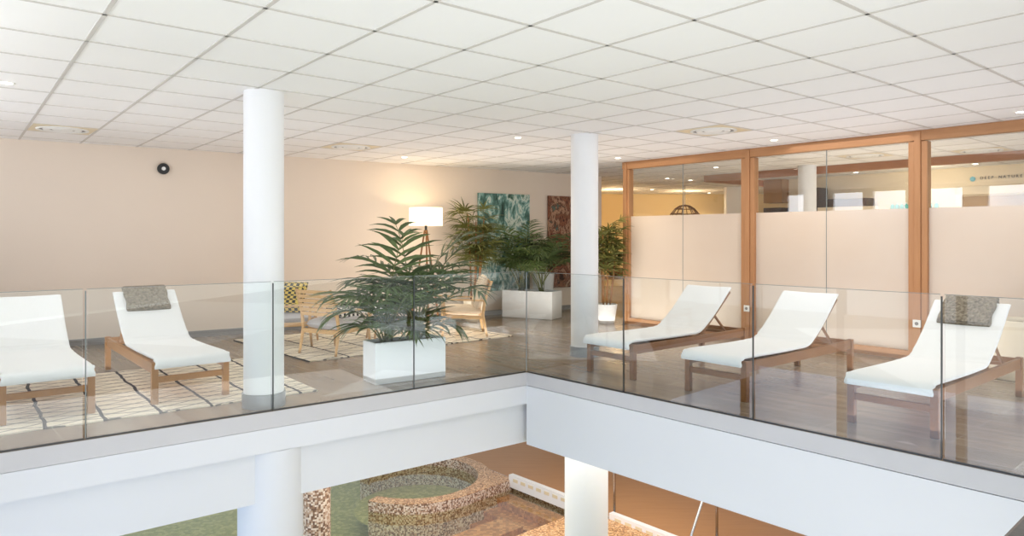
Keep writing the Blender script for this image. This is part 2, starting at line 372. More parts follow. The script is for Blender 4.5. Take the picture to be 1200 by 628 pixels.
# ---- ceiling with its exposed grid
cp = [(-7.4, 8.2), (-6, 9.3), (1.2, 14.6), (.5, 22), (16, 22), (16, -6), (0, -6), (-.3, -2.0)]
struct(MB().prism(cp, CEIL, CEIL+.1).build('ceiling', 'ceil'))
g1 = math.radians(40.1); g2 = math.radians(128.3); o0 = Vector((-.387, 3.596))
E1 = Vector((math.cos(g1), math.sin(g1)))*.642; E2 = Vector((math.cos(g2), math.sin(g2)))*.661
gr = MB()
def clipline(p, d):
    """clip the line p+s*d to the convex room outline"""
    lo, hi = -40, 40; pl = [(-7.4, 8.2), (-.3, -1.9), (0, -6), (16, -6), (16, 22), (.5, 22), (1.2, 14.6)]
    hull = [(-7.3, 8.15), (4.0, -5.9), (15.9, -5.9), (15.9, 21.9), (1.3, 21.9), ]
    n = len(hull)
    for i in range(n):
        a = Vector(hull[i]); b = Vector(hull[(i+1) % n]); e = b-a; nn = Vector((-e.y, e.x))
        num = nn.dot(p-a); den = nn.dot(d)
        if abs(den) < 1e-9:
            if num < 0: return None
            continue
        s = -num/den
        if den > 0: lo = max(lo, s)
        else: hi = min(hi, s)
    return (lo, hi) if hi > lo+.05 else None
def beyond_back(p): return WN.dot(p-W0) > .05 and (p.x < 1.6 and WN.dot(p-W0) > .05)
for (da, db, w_) in ((E1, E2, .024), (E2, E1, .024)):
    for k in range(-30, 40):
        p = o0+da*k; d = db.normalized(); r = clipline(p, d)
        if not r: continue
        # stop at the back wall
        s = r[0]; segs = []; cur = None; step = .05
        while s < r[1]:
            ok = not beyond_back(p+d*s)
            if ok and cur is None: cur = s
            if not ok and cur is not None: segs.append((cur, s)); cur = None
            s += step
        if cur is not None: segs.append((cur, r[1]))
        for a_, b_ in segs:
            q0 = p+d*a_; q1 = p+d*b_
            gr.bar((q0.x, q0.y, CEIL-.0015), (q1.x, q1.y, CEIL-.0015), w_, .005)
struct(gr.build('ceiling_grid', 'tbar'))

# ---- walls
def wall_seg(name, p, q, z0, z1, th, mat, side=1):
    p = Vector(p); q = Vector(q); d = (q-p).normalized(); nn = Vector((-d.y, d.x))*th*side
    return struct(MB().prism([tuple(p), tuple(q), tuple(q+nn), tuple(p+nn)], z0, z1).build(name, mat))
WEND = Vector((1.78, 14.09))
wall_seg('wall_back', WW0, WEND, 0, CEIL, .25, 'wall')
bb = MB(); q0 = WW0+WD*.15; q1 = WEND; dd = -WN*.015
bb.prism([tuple(q0), tuple(q1), tuple(q1+dd), tuple(q0+dd)], 0, .085); struct(bb.build('baseboard_back', 'base'))
wall_seg('wall_side_corridor', WEND+Vector((-.1, .1)), (1.75, 20.0), 0, CEIL, .2, 'wallwarm')
wall_seg('wall_far', (1.4, 20.0), (15, 20.0), 0, CEIL, .2, 'wallwarm')
# window wall beside the viewer: solid bands with bright glazing between mullions, upper and pool level
WL = 12.0
def WP(s, n=0): return WW0+U*s-N*n
wb = MB()
for z0, z1 in ((-3.4, -2.9), (-.62, .28), (.78, 2.03), (2.5, CEIL)):
    a, b = WP(-.05), WP(WL); wb.prism([tuple(a), tuple(b), tuple(b-N*.2), tuple(a-N*.2)], z0, z1)
struct(wb.build('wall_window_side', 'white'))
wins = [(.5, .95), (1.75, 2.5), (2.75, 3.5), (3.9, 4.7), (5.2, 6.2), (6.5, 7.6), (8.0, 9.2)]
edges = [(-.05)]+[e for w_ in wins for e in w_]+[WL]
mu = MB()
for i in range(0, len(edges), 2):
    a, b = WP(edges[i]), WP(edges[i+1]); mu.prism([tuple(a), tuple(b), tuple(b-N*.2), tuple(a-N*.2)], 2.03, 2.5)
struct(mu.build('wall_window_side_piers', 'white'))
for i, (a, b) in enumerate(wins):
    p, q = WP(a, .1), WP(b, .1)
    struct(MB().prism([tuple(p), tuple(q), tuple(q-N*.02), tuple(p-N*.02)], 2.03, 2.5).build('window_%d' % (i+1), 'skyhigh'))
k = 8; s = .2
while s < WL-1:
    for (z0, z1) in ((.28, .78), (-2.9, -.62)):
        p, q = WP(s+.05, .1), WP(s+1.45, .1)
        struct(MB().prism([tuple(p), tuple(q), tuple(q-N*.02), tuple(p-N*.02)], z0, z1).build('window_%d' % k, 'skymid' if z0 > 0 else 'skylow')); k += 1
    s += 1.5
ml = MB(); s = .2
while s < WL:
    p, q = WP(s-.05, -.02), WP(s+.05, -.02); ml.prism([tuple(p), tuple(q), tuple(q-N*.2), tuple(p-N*.2)], -2.9, .78); s += 1.5
struct(ml.build('wall_window_side_mullions', 'dark'))

# ------------------------------------------------------------------ glass balustrade
def pane(p, q, label, h=1.035, light=False, cat='glass balustrade', seal=True):
    p = Vector(p); q = Vector(q); d = q-p; L = d.length; rz = math.atan2(d.y, d.x)
    r = empty('glass_balustrade_panel', (p.x, p.y, 0), rz, label, cat, 'frameless balustrade panels')
    MB().box((L/2, 0, h/2+.004), (L-.016, .012, h-.008)).build('pane', 'glass', r)
    MB().box((L/2, 0, h+.0025), (L-.016, .0125, .003)).build('top_edge', 'seal', r)
    if seal: MB().box((L, 0, h/2), (.007, .014, h-.02)).build('joint_seal', 'seal' if light else 'sealdark', r)
    MB().box((L/2, 0, .006), (L, .016, .010)).build('base_channel', 'dark', r)
    return r
inL = nL*.009; inR = nR*.009
Ls = [0, 1.33, 2.63, 3.93, 5.2]
lab = ['glass balustrade panel at left of the void corner, in front of palm planter', 'glass balustrade panel between thick white column and palm planter',
       'glass balustrade panel in front of lounger with the folded towel on the left', 'glass balustrade panel at far left edge, in front of the leftmost lounger']
for i in range(4):
    a = C0-A*(Ls[i]+.01)+inL; b = C0-A*Ls[i+1]+inL
    pane(a, b, lab[i], light=(i == 2))
Rs = [0, 1.28, 2.55, 3.84, 5.05]
lab = ['glass balustrade panel just right of void corner, in front of far column', 'glass balustrade panel in front of the leftmost of the right loungers',
       'glass balustrade panel between second and third right loungers', 'glass balustrade panel at right edge, in front of the rightmost lounger']
for i in range(4):
    a = C0+BR*(Rs[i]+.01)+inR; b = C0+BR*Rs[i+1]+inR
    pane(a, b, lab[i])
# corner seal and near balustrade with its dark rail
struct(MB().box((C0.x, C0.y+.025, .52), (.012, .012, 1.02)).build('trim_glass_corner', 'seal'))
hr = empty('handrail_balustrade', (-.35+.01, .0, 0), math.atan2(NEAR.y, NEAR.x), 'near glass balustrade with dark metal handrail, bottom right corner', 'handrail')
MB().box((2.45, 0, .53), (4.9, .012, 1.0)).build('pane', 'glass', hr)
MB().bar((0, 0, 1.05), (4.9, 0, 1.05), .024, .014).build('top_rail', 'black', hr, bevel=.006)
MB().box((2.45, 0, .01), (4.9, .04, .02)).build('base_channel', 'dark', hr)
hr.location = (-.325, .005, -.012)

# ------------------------------------------------------------------ columns
def column(x, y, r, label):
    t = empty('round_column', (x, y, 0), 0, label, 'column')
    MB().lathe([(r, .11), (r, CEIL)], 48).build('shaft', 'white', t, True)
    MB().lathe([(r+.012, 0), (r+.012, .115), (r, .115)], 48).build('tiled_base', 'tileband', t, False)
column(-2.06, 5.88, .160, 'thick white round column on the left beside the rug')
column(.854, 8.34, .161, 'slimmer looking white round column in the middle near far planters')
def lowcol(x, y, r, label, mat, name, z1=SLAB):
    o = MB().lathe([(r, 0), (r, z1+3.2-.002 if z1 == SLAB else z1+3.2)], 48).build(name, mat, None, True, loc=(x, y, -3.2)); tag(o, label, 'column')
lowcol(-2.02, 5.93, .262, 'wide white round pillar under the left slab beam', 'beam', 'lower_pillar', -.33)
lowcol(.86, 8.2, .25, 'white round pillar below the right slab beam by the pool', 'white', 'lower_pillar')
lowcol(-2.5, 9.0, .19, 'brown and white mosaic clad pillar standing in the pool', 'mosaic', 'mosaic_pillar')

# ------------------------------------------------------------------ timber and glass partition
ph = MB(); T0, T1 = -.08, 7.2
PR = math.atan2(U.y, U.x)
root = empty('timber_glass_partition', (P0.x, P0.y, 0), PR, 'orange timber framed partition of frosted and clear glass on the right', 'partition')
# local x along U, local y = N
LY = 1 if Vector((-math.sin(PR), math.cos(PR))).dot(N) > 0 else -1
FT = 1.72; RH = .115; DZ = .11
b = MB(); b.box((3.56, 0, CEIL-RH/2-.002), (7.28, DZ, RH)); b.build('top_rail', 'frameh', root, bevel=.004)
b = MB(); b.box((3.56, 0, .05), (7.28, DZ, .1)); b.build('bottom_rail', 'frameh', root, bevel=.004)
for tpos, wd in ((-.0, .13), (2.2, .2), (4.36, .2), (6.52, .2)):
    b = MB(); b.box((tpos, 0, (CEIL-.01)/2), (wd*.34, DZ+.03, CEIL-.02)); 
    b.box((tpos-wd*.34, 0, (CEIL-RH)/2+.04), (wd*.32, DZ, CEIL-RH-.1)); b.box((tpos+wd*.34, 0, (CEIL-RH)/2+.04), (wd*.32, DZ, CEIL-RH-.1))
    b.build('post', 'framev', root, bevel=.004)
for i, (x0, x1) in enumerate(((.065, 2.1), (2.3, 4.26), (4.46, 6.42))):
    xm = (x0+x1)/2
    for a_, b_ in ((x0, xm-.004), (xm+.004, x1)):
        g = MB(); g.box(((a_+b_)/2, 0, (FT+CEIL-RH)/2), (b_-a_, .01, CEIL-RH-FT)); g.build('clear_pane', 'clear', root)
        g = MB(); g.box(((a_+b_)/2, 0, (FT+.1)/2), (b_-a_, .01, FT-.1)); g.build('frosted_pane', 'frost', root)
    g = MB(); g.box((xm, 0, (CEIL-RH+.1)/2), (.007, .013, CEIL-RH-.1)); g.build('pane_joint', 'seal', root)
# sockets
for nm, t_, zz, lb in (('power_socket', 2.2, .42, 'white power socket on the timber post behind leftmost right lounger'),
                       ('power_socket', 4.36, .42, 'white power socket on the timber post beside rightmost lounger')):
    p = P(t_, -.075); s = empty(nm, (p.x, p.y, zz), PR, lb, 'socket')
    MB().box((0, 0, 0), (.085, .012, .085)).build('cover_plate', 'plastic', s, bevel=.003)
    MB().tube([(0, -.006*LY, 0), (0, -.0085*LY, 0)], .02, 16).build('socket_hole', 'base', s)

# ------------------------------------------------------------------ room beyond the partition
b = MB(); q0, q1 = P(-.75, 3.1), P(9, 3.1); hb = (q1-q0).length
o = MB().box((hb/2, 0, 0), (hb, .12, .12)).build('trim_header_beam', 'header', None, loc=(q0.x, q0.y, CEIL-.062), rot=(0, 0, PR)); struct(o)
q2 = P(-.75, 3.18); o = MB().box((1.2, 0, 0), (2.4, .12, .12)).build('trim_header_return', 'header', None, loc=(q2.x, q2.y, CEIL-.062), rot=(0, 0, math.atan2(N.y, N.x))); struct(o)
FN = 5.2
wall_seg('wall_treatment_rooms', P(-.2, FN), P(12, FN), 0, CEIL, .2, 'wallcream', LY)
o = struct(MB().prism([(5.15, 17.0), (5.75, 17.0), (5.75, 17.2), (5.15, 17.2)], 0, CEIL-.002).build('wall_stub_grey', 'white'))
p = P(-.42, FN-.1); o = MB().box((0, 0, (CEIL+2.1)/2), (.42, .3, CEIL-2.104)).build('wall_pier_brown', 'goldwood', None, loc=(p.x, p.y, 0), rot=(0, 0, PR)); struct(o)
c = empty('dark_cabinet', (p.x, p.y, 0), PR, 'dark brown tall cabinet in room behind the partition, left of white pillar', 'cabinet')
MB().box((0, 0, 1.0), (.42, .3, 2.0)).build('carcass', 'darkwood', c, bevel=.005); MB().box((0, -.16*LY, 1.0), (.38, .02, 1.9)).build('door', 'darkwood', c)
c = (4.98, 11.95); o = MB().lathe([(.145, 0), (.145, CEIL)], 32).build('round_column', 'white', None, True, loc=(c[0], c[1], 0)); tag(o, 'white pillar in the room behind the timber partition', 'column')
# dark cabinet, cream cabinet, shelf with bottles
p = P(1.0, FN-.22)
c = empty('reception_cabinet', (p.x, p.y, 0), PR, 'dark brown low wall cabinet with cream front behind the middle bay', 'cabinet')
MB().box((.1, 0, 1.06), (.95, .35, 2.12)).build('carcass', 'darkwood', c, bevel=.005)
MB().box((-.42, 0, 1.18), (.15, .37, 2.36)).build('side_panel', 'darkwood', c)
MB().box((.25, -.24*LY, .98), (1.1, .12, 1.96)).build('front_panel', 'wallcream', c)
p = P(2.46, FN-.14)
sh = empty('wall_shelf', (p.x, p.y, 1.88), PR, 'pale wall shelf carrying teal bottles behind the partition', 'shelf')
MB().box((0, 0, 0), (1.26, .24, .03)).build('board', 'wallcream', sh)
for k in (-.5, .5): MB().box((k, .05*LY, -.06), (.03, .14, .1)).build('bracket', 'steel', sh)
bt = None
for i, (dx, lb) in enumerate(((-.31, 'a'), (-.23, 'b'), (-.15, 'c'), (-.07, 'd'), (.25, 'e'), (.33, 'f'), (.43, 'g'))):
    q = P(2.25+dx, FN-.15)
    if bt is None:
        bt = empty('bottle', (0, 0, 0), 0, 'small teal bottle standing on the pale shelf behind the partition', 'bottle', 'teal bottles on the far shelf')
        MB().lathe([(.0, 0), (.034, 0), (.034, .075), (.014, .09), (.014, .1)], 12).build('flask', 'teal', bt, True)
        MB().lathe([(.017, .1), (.017, .122), (0, .122)], 12).build('cap', 'plastic', bt, True); o = bt
    else: o = copy_tree(bt)
    o.location = (q.x, q.y, 1.896)
    o['label'] = 'small teal bottle on the pale far shelf, %s' % ('leftmost of the bottles', 'second bottle from the left', 'third bottle from the left', 'just left of the gap', 'just right of the gap', 'second bottle from the right', 'rightmost of the bottles')[i]
# door with frame
p = P(3.55, FN-.012)
d = empty('door_1', (p.x, p.y, 0), PR, None, None); d['kind'] = 'structure'
fr = MB(); fr.box((-.56, 0, 1.13), (.1, .06, 2.26)); fr.box((.56, 0, 1.13), (.1, .06, 2.26)); fr.box((0, 0, 2.19), (1.22, .06, .14)); fr.build('door_frame', 'planter_cream', d, bevel=.004)
MB().box((0, .0, 1.05), (.98, .03, 2.08)).build('door_leaf', 'doorgrey', d); MB().tube([(.4, -.05*LY, 1.0), (.28, -.05*LY, 1.0)], .01).build('door_handle', 'steel', d)
# sign
p = P(3.27, FN-.012)
sg = empty('wall_sign', (p.x, p.y, 2.385), PR, 'dark lettering with a round teal emblem on cream wall, top right', 'sign')
xx = .04
for ch in 'DEEP NATURE':
    if ch == ' ': xx += .055; continue
    cu = bpy.data.curves.new('letter', 'FONT'); cu.body = ch; cu.size = .066; cu.extrude = .003
    o = bpy.data.objects.new('letter', cu); me = bpy.data.meshes.new_from_object(o); bpy.data.objects.remove(o)
    me.materials.clear(); me.materials.append(M['ink']); wch = max(v.co.x for v in me.vertices)
    o = bpy.data.objects.new('letter', me); COL.objects.link(o); o.parent = sg; o.rotation_euler = (PI/2, 0, 0); o.location = (xx, 0, -.012); xx += wch+.0185
e = MB(); e.tube([(-.07, 0, .0), (-.07, -.006*LY, .0)], .042, 28); e.build('emblem', 'logo', sg)
# hanging rattan egg chair, far warm corner
hx, hy = 4.05, 16.6
eg = empty('hanging_chair', (hx, hy, 0), 0, 'brown rattan hanging egg chair beyond the first partition bay', 'chair')
mb = MB()
for i in range(15):
    a0 = math.radians(25+310*i/14)-PI/2
    pts = [(math.sin(th)*.46*math.cos(a0), math.sin(th)*.42*math.sin(a0), 1.42-.72*math.cos(th)*(-1)) for th in [PI*j/12 for j in range(13)]]
    mb.tube(pts, .009, 5)
for j in range(1, 12):
    th = PI*j/12; pts = []
    for i in range(25):
        a0 = math.radians(25+310*i/24)-PI/2; pts.append((math.sin(th)*.46*math.cos(a0), math.sin(th)*.42*math.sin(a0), 1.42+.72*math.cos(th)))
    mb.tube(pts, .011, 5)
mb.build('shell', 'rattan', eg, True); MB().tube([(0, 0, 2.14), (0, 0, CEIL)], .008, 6).build('chain', 'steel', eg)
ec = MB().lathe([(0, .0), (.24, .01), (.3, .06), (.22, .12), (0, .13)], 24, (0, -.02, .86)).build('seat_cushion', 'fabric', eg, True)
# low bench with basket cushions in the warm corridor
bx = empty('lounge_bench', (2.55, 17.2, 0), 0, 'low wooden bench seen in the warm lit corridor behind palm', 'bench')
MB().box((0, 0, .4), (1.3, .5, .06)).build('seat', 'goldwood', bx, bevel=.01)
for sx in (-.55, .55): MB().box((sx, 0, .185), (.06, .42, .37)).build('leg', 'goldwood', bx)
o = MB().lathe([(0, 0), (.2, .01), (.27, .1), (.2, .2), (0, .21)], 24).build('rattan_pouf', 'rattan', None, True, loc=(2.58, 17.2, .431)); tag(o, 'round brown rattan pouf on the bench behind the potted palm', 'pouf')

# ------------------------------------------------------------------ ceiling fittings
def ceil_at(px, py):
    d = F*(CEIL-EYE)/(HY-py); return ((px-600)/F*d, d)
def downlight(x, y, label, power=DOWNLIGHT_W):
    t = empty('ceiling_downlight', (x, y, CEIL), 0, label, 'ceiling light', 'recessed ceiling downlights')
    MB().lathe([(.038, -.004), (.058, -.006), (.06, -.0005)], 24).build('trim_ring', 'plastic', t, True)
    MB().lathe([(0, -.0045), (.04, -.0045)], 24).build('lens', 'lamp', t)
    l = bpy.data.lights.new('downlight', 'SPOT'); l.energy = power; l.color = (1, .80, .56); l.spot_size = math.radians(110); l.spot_blend = .7; l.shadow_soft_size = .04
    o = bpy.data.objects.new('downlight_beam', l); COL.objects.link(o); o.parent = t; o.location = (0, 0, -.012)
DL = [(907, 164, 'small round downlight just above the middle bay of timber partition'), (607, 161, 'small round ceiling downlight left of middle column top'),
      (474, 184, 'small round ceiling downlight above the floor lamp'), (724, 185, 'small round ceiling downlight just right of middle column top'),
      (8, 97, 'small round ceiling downlight at the far left edge'), (1196, 131, 'small round ceiling downlight at the right edge above partition'),
      (764, 222, 'small ceiling downlight behind first bay, lowest on the left'), (782, 209, 'small ceiling downlight behind first bay, left of its centre'),
      (809, 211, 'small ceiling downlight at middle of first partition bay'), (839, 196, 'small ceiling downlight behind first bay, highest one'),
      (831, 226, 'small ceiling downlight behind first bay, lowest on the right'), (1143, 192, 'small ceiling downlight above the lettering behind third bay'),
      (1003, 202, 'small ceiling downlight above the cabinets behind middle bay')]
for px, py, lb in DL:
    x, y = ceil_at(px, py); downlight(x, y, lb, DOWNLIGHT_W*(1.8 if px > 700 and py > 170 else .8))
def vent(px, py, label, lit=False):
    x, y = ceil_at(px, py); v = Vector((x, y))-o0
    # snap to a ceiling tile
    det = E1.x*E2.y-E1.y*E2.x; i = (v.x*E2.y-v.y*E2.x)/det; j = (E1.x*v.y-E1.y*v.x)/det
    c = o0+E1*(math.floor(i)+.5)+E2*(math.floor(j)+.5)
    t = empty('ceiling_vent', (c.x, c.y, CEIL), g1, label, 'ceiling vent', 'square ceiling air vents')
    fr = MB(); 
    for r0, r1 in ((.225, .255),): fr.lathe([(r0, -.004), (r0, -.014), (r1, -.012), (r1, -.004)], 40)
    fr.lathe([(.13, -.004), (.15, -.02), (.18, -.018), (.19, -.004)], 40); fr.lathe([(0, -.02), (.07, -.022), (.1, -.008)], 40)
    fr.build('diffuser_cone', 'plastic', t, True)
    MB().box((0, 0, -.002), (.6, .6, .003)).build('plate', 'lampoff', t)
    MB().lathe([(.1, -.0045), (.13, -.0045)], 40).build('air_gap', 'base', t); MB().lathe([(.19, -.0045), (.225, -.0045)], 40).build('air_gap', 'base', t)
vent(843, 151, 'square ceiling vent with round diffuser just above partition on right')
vent(72, 154, 'square ceiling vent near the wall at upper left')
vent(402, 171.5, 'square ceiling vent between thick column and floor lamp')
vent(1010, 180, 'square ceiling vent seen through the middle partition bay')
vent(1140, 176, 'square ceiling vent seen through the third partition bay')

# wall camera
k_ = (-4.74+.0, 9.62); wc = empty('wall_fixture', (k_[0]+.02, k_[1]-.03, 2.316), math.atan2(WD.y, WD.x), 'small round black wall fixture with shiny centre, high on beige wall', 'wall fixture')
MB().tube([(0, .03, 0), (0, -.02, 0)], .075, 28).build('housing', 'black', wc, bevel=.008); MB().tube([(0, -.02, 0), (0, -.035, 0)], [.034, .025], 20).build('lens', 'steel', wc)

# paintings
def painting(p, wd, z0, z1, mat, label):
    t = empty('painting', (p[0], p[1], z0), math.atan2(WD.y, WD.x), label, 'painting')
    MB().box((wd/2, -.03, (z1-z0)/2), (wd, .035, z1-z0)).build('canvas', mat, t, bevel=.002)
    MB().box((wd/2, -.008, (z1-z0)/2), (wd-.1, .014, z1-z0-.1)).build('stretcher_frame', 'darkwood', t)
painting((-.616, 12.45), 1.11, .43, 2.165, 'art1', 'tall teal and white abstract canvas on the back wall')
painting((.658, 13.32), 1.08, .43, 2.165, 'art2', 'tall rust brown abstract canvas half hidden by middle column')

# ------------------------------------------------------------------ rugs
def rug(corner, dx, dy, L, W_, mat, label):
    """corner, unit length dir, unit width dir"""
    rz = math.atan2(dx.y, dx.x); t = MB(); nx, ny = 30, 12; s_ = 1 if Vector((-dx.y, dx.x)).dot(dy) > 0 else -1
    rnd = random.Random(5)
    vs = []; fs = []
    for j in range(ny+1):
        for i in range(nx+1):
            wob = .012*math.sin(i*1.3) if j in (0, ny) else 0
            vs.append((L*i/nx, s_*(W_*j/ny+wob), .012))
    for j in range(ny):
        for i in range(nx): fs.append((j*(nx+1)+i, j*(nx+1)+i+1, (j+1)*(nx+1)+i+1, (j+1)*(nx+1)+i) if s_ > 0 else (j*(nx+1)+i, (j+1)*(nx+1)+i, (j+1)*(nx+1)+i+1, j*(nx+1)+i+1))
    t.add(vs, fs); o = t.build('rug', mat, None, loc=(corner[0], corner[1], .0), rot=(0, 0, rz))
    sm = o.modifiers.new('thick', 'SOLIDIFY'); sm.thickness = .011; sm.offset = -1
    tag(o, label, 'rug')
rug((-1.75, 6.40), -Vector((.79, .613)), Vector((-.62, .785)), 3.05, 2.12, 'rug1', 'cream rug with bold black lines under the two left loungers')
rug((-2.26, 7.88), Vector((.74, .672)).normalized(), Vector((-.62, .785)), 3.08, 2.2, 'rug2', 'cream rug with fine dark lines under the armchairs')

# ------------------------------------------------------------------ sun loungers
def loft_pad(path, wid, th, crown=.012):
    """padded mattress swept along (x,z) path"""
    mb = MB(); n = len(path); ring = []
    m = 28
    for k in range(m):
        an = 2*PI*k/m; cx = math.copysign(abs(math.cos(an))**.25, math.cos(an)); cz = math.copysign(abs(math.sin(an))**.6, math.sin(an))
        ring.append((cx, cz))
    vs = []
    for i, (x, z) in enumerate(path):
        x0, z0 = path[max(i-1, 0)]; x1, z1 = path[min(i+1, n-1)]; tl = math.hypot(x1-x0, z1-z0) or 1
        nx, nz = -(z1-z0)/tl, (x1-x0)/tl
        endf = min(1, .35+min(i, n-1-i)*.4)
        for cx, cz in ring:
            y = cx*wid[i]/2; h = cz*th/2*endf + (crown*(cx*cx) - crown) * (1 if cz > 0 else 1)
            wr = .006*math.sin(i*2.1+cx*2.5)*math.exp(-((x-1.08)/.22)**2)*(1 if cz > 0 else 0)
            vs.append((x+nx*(h+wr), y, z+nz*(h+wr)))
    fs = [tuple(range(m-1, -1, -1)), tuple((n-1)*m+k for k in range(m))]
    for i in range(n-1):
        for k in range(m): fs.append((i*m+k, (i+1)*m+k, (i+1)*m+(k+1)%m, i*m+(k+1)%m))
    mb.add(vs, [f[::-1] for f in fs]); return mb
def smooth_path(keys, n=46):
    out = []
    K = [keys[0]]+keys+[keys[-1]]
    segs = len(keys)-1
    for s_ in range(segs):
        p0, p1, p2, p3 = K[s_], K[s_+1], K[s_+2], K[s_+3]
        for j in range(n//segs):
            t = j/(n//segs)
            out.append(tuple(.5*((2*p1[c])+(-p0[c]+p2[c])*t+(2*p0[c]-5*p1[c]+4*p2[c]-p3[c])*t*t+(-p0[c]+3*p1[c]-3*p2[c]+p3[c])*t**3) for c in range(2)))
    out.append(keys[-1]); return out
LLEN = 1.97; LZ = .345; HWL = .29
TOPX, TOPZ, BX = 1.70, .775, 1.13
def make_lounger(woodm, label):
    t = empty('sun_lounger', (0, 0, 0), 0, label, 'sun lounger')
    for sy in (1, -1):
        for sx in (0, 1):
            MB().box((sx*LLEN, sy*(HWL-.005), (LZ-.0)/2), (.048, .052, LZ)).build('leg', woodm, t, bevel=.004)
        MB().box((LLEN/2, sy*(HWL-.005), LZ-.052), (LLEN-.048, .032, .088)).build('side_rail', woodm, t, bevel=.004)
    MB().box((0, 0, .2), (.026, 2*HWL-.06, .05)).build('foot_stretcher', woodm, t, bevel=.003)
    MB().box((LLEN, 0, LZ-.05), (.026, 2*HWL-.06, .08)).build('head_stretcher', woodm, t, bevel=.003)
    sl_ = MB()
    for k in range(9): sl_.box((.06+k*.118, 0, LZ-.022), (.07, 2*HWL-.04, .016))
    sl_.build('seat_slats', woodm, t)
    dx, dz = TOPX-BX, TOPZ-(LZ-.01); ln = math.hypot(dx, dz)
    br_ = []
    for sy in (1, -1):
        MB().bar((BX, sy*(HWL-.035), LZ-.03), (TOPX+.015, sy*(HWL-.035), TOPZ+.0), .024, .045).build('backrest_stile', woodm, t, bevel=.004)
        mx, mz = BX+dx*.5, LZ-.01+dz*.5
        MB().bar((mx, sy*(HWL-.06), mz), (BX+dx*.98, sy*(HWL-.06), LZ-.03), .018, .024).build('backrest_strut', woodm, t, bevel=.002)
    bs_ = MB()
    for k in range(5):
        f = .08+k*.21; bs_.bar((BX+dx*f, -(HWL-.05), LZ-.01+dz*f), (BX+dx*f, (HWL-.05), LZ-.01+dz*f), .05, .014, up=(-dz/ln, 0, dx/ln))
    bs_.build('backrest_slats', woodm, t)
    MB().box((BX+dx*.98, 0, LZ-.03), (.03, 2*HWL-.05, .022)).build('support_bar', woodm, t)
    keys = [(-.085, .30), (-.075, .355), (.0, .375), (.25, .372), (.6, .366), (.9, .366), (1.08, .372), (1.19, .42), (1.40, .565), (TOPX-.06, TOPZ+.0), (TOPX+.0, TOPZ+.045)]
    path = smooth_path(keys, 50); wd = []
    for i in range(len(path)):
        wd.append(.585 if i > 8 else .60+.01*math.sin(i))
    pad = loft_pad(path, wd, .042).build('mattress', 'fabric', t, True)
    return t
def make_towel(label, shape=0):
    t = empty('folded_towel', (0, 0, 0), 0, label, 'towel')
    # local frame like the lounger: draped over the top of the backrest
    keys = [(TOPX-.235, TOPZ-.13), (TOPX-.17, TOPZ-.07), (TOPX-.085, TOPZ+.012), (TOPX-.03, TOPZ+.066), (TOPX+.005, TOPZ+.082), (TOPX+.038, TOPZ+.06), (TOPX+.045, TOPZ+.01)]
    path = smooth_path(keys, 30); n = len(path)
    wd = [.40+.012*math.sin(i*.7) for i in range(n)]
    loft_pad(path, wd, .05, .004).build('towel_fold', 'towel', t, True)
    loft_pad([(x-.012, z+.02) for x, z in path[1:11]], [w_*.97 for w_ in wd[:10]], .022, .0).build('towel_flap', 'towel', t, True)
    return t
def place(o, foot_a, foot_b, ang):
    m = (Vector(foot_a)+Vector(foot_b))/2; o.location = (m.x, m.y, 0); o.rotation_euler = (0, 0, ang); return o
AR = math.radians(40.4)
l1 = place(make_lounger('teak', 'white cushioned teak lounger, leftmost of three by the timber partition'), (.806, 7.35), (1.19, 6.92), AR)
l2 = copy_tree(l1); place(l2, (1.606, 6.455), (1.97, 5.97), AR); l2['label'] = 'white cushioned teak lounger, middle of the three on the right'
l3 = copy_tree(l1); place(l3, (2.55, 5.34), (2.95, 4.92), AR); l3['label'] = 'white cushioned teak lounger carrying a towel, rightmost of all'
AL = math.radians(129.5)
l4 = place(make_lounger('teakl', 'white cushioned lounger with folded towel on the patterned rug, left of column'), (-2.965, 5.87), (-2.51, 6.21), AL)
l5 = copy_tree(l4); place(l5, (-3.76, 5.21), (-3.30, 5.565), AL); l5['label'] = 'white cushioned lounger cut off at the left edge on patterned rug'
for l_ in (l4, l5): l_.location.z = .012
for l_ in (l1, l2, l3): l_['group'] = 'loungers by the partition'
for l_ in (l4, l5): l_['group'] = 'loungers on the patterned rug'
t4 = make_towel('grey brown folded towel over the head of left lounger'); t4.location = l4.location; t4.rotation_euler = (0, 0, AL)
t3 = copy_tree(t4); t3['label'] = 'grey brown folded towel over the head of rightmost lounger'; t3.location = l3.location; t3.rotation_euler = (0, 0, AR)

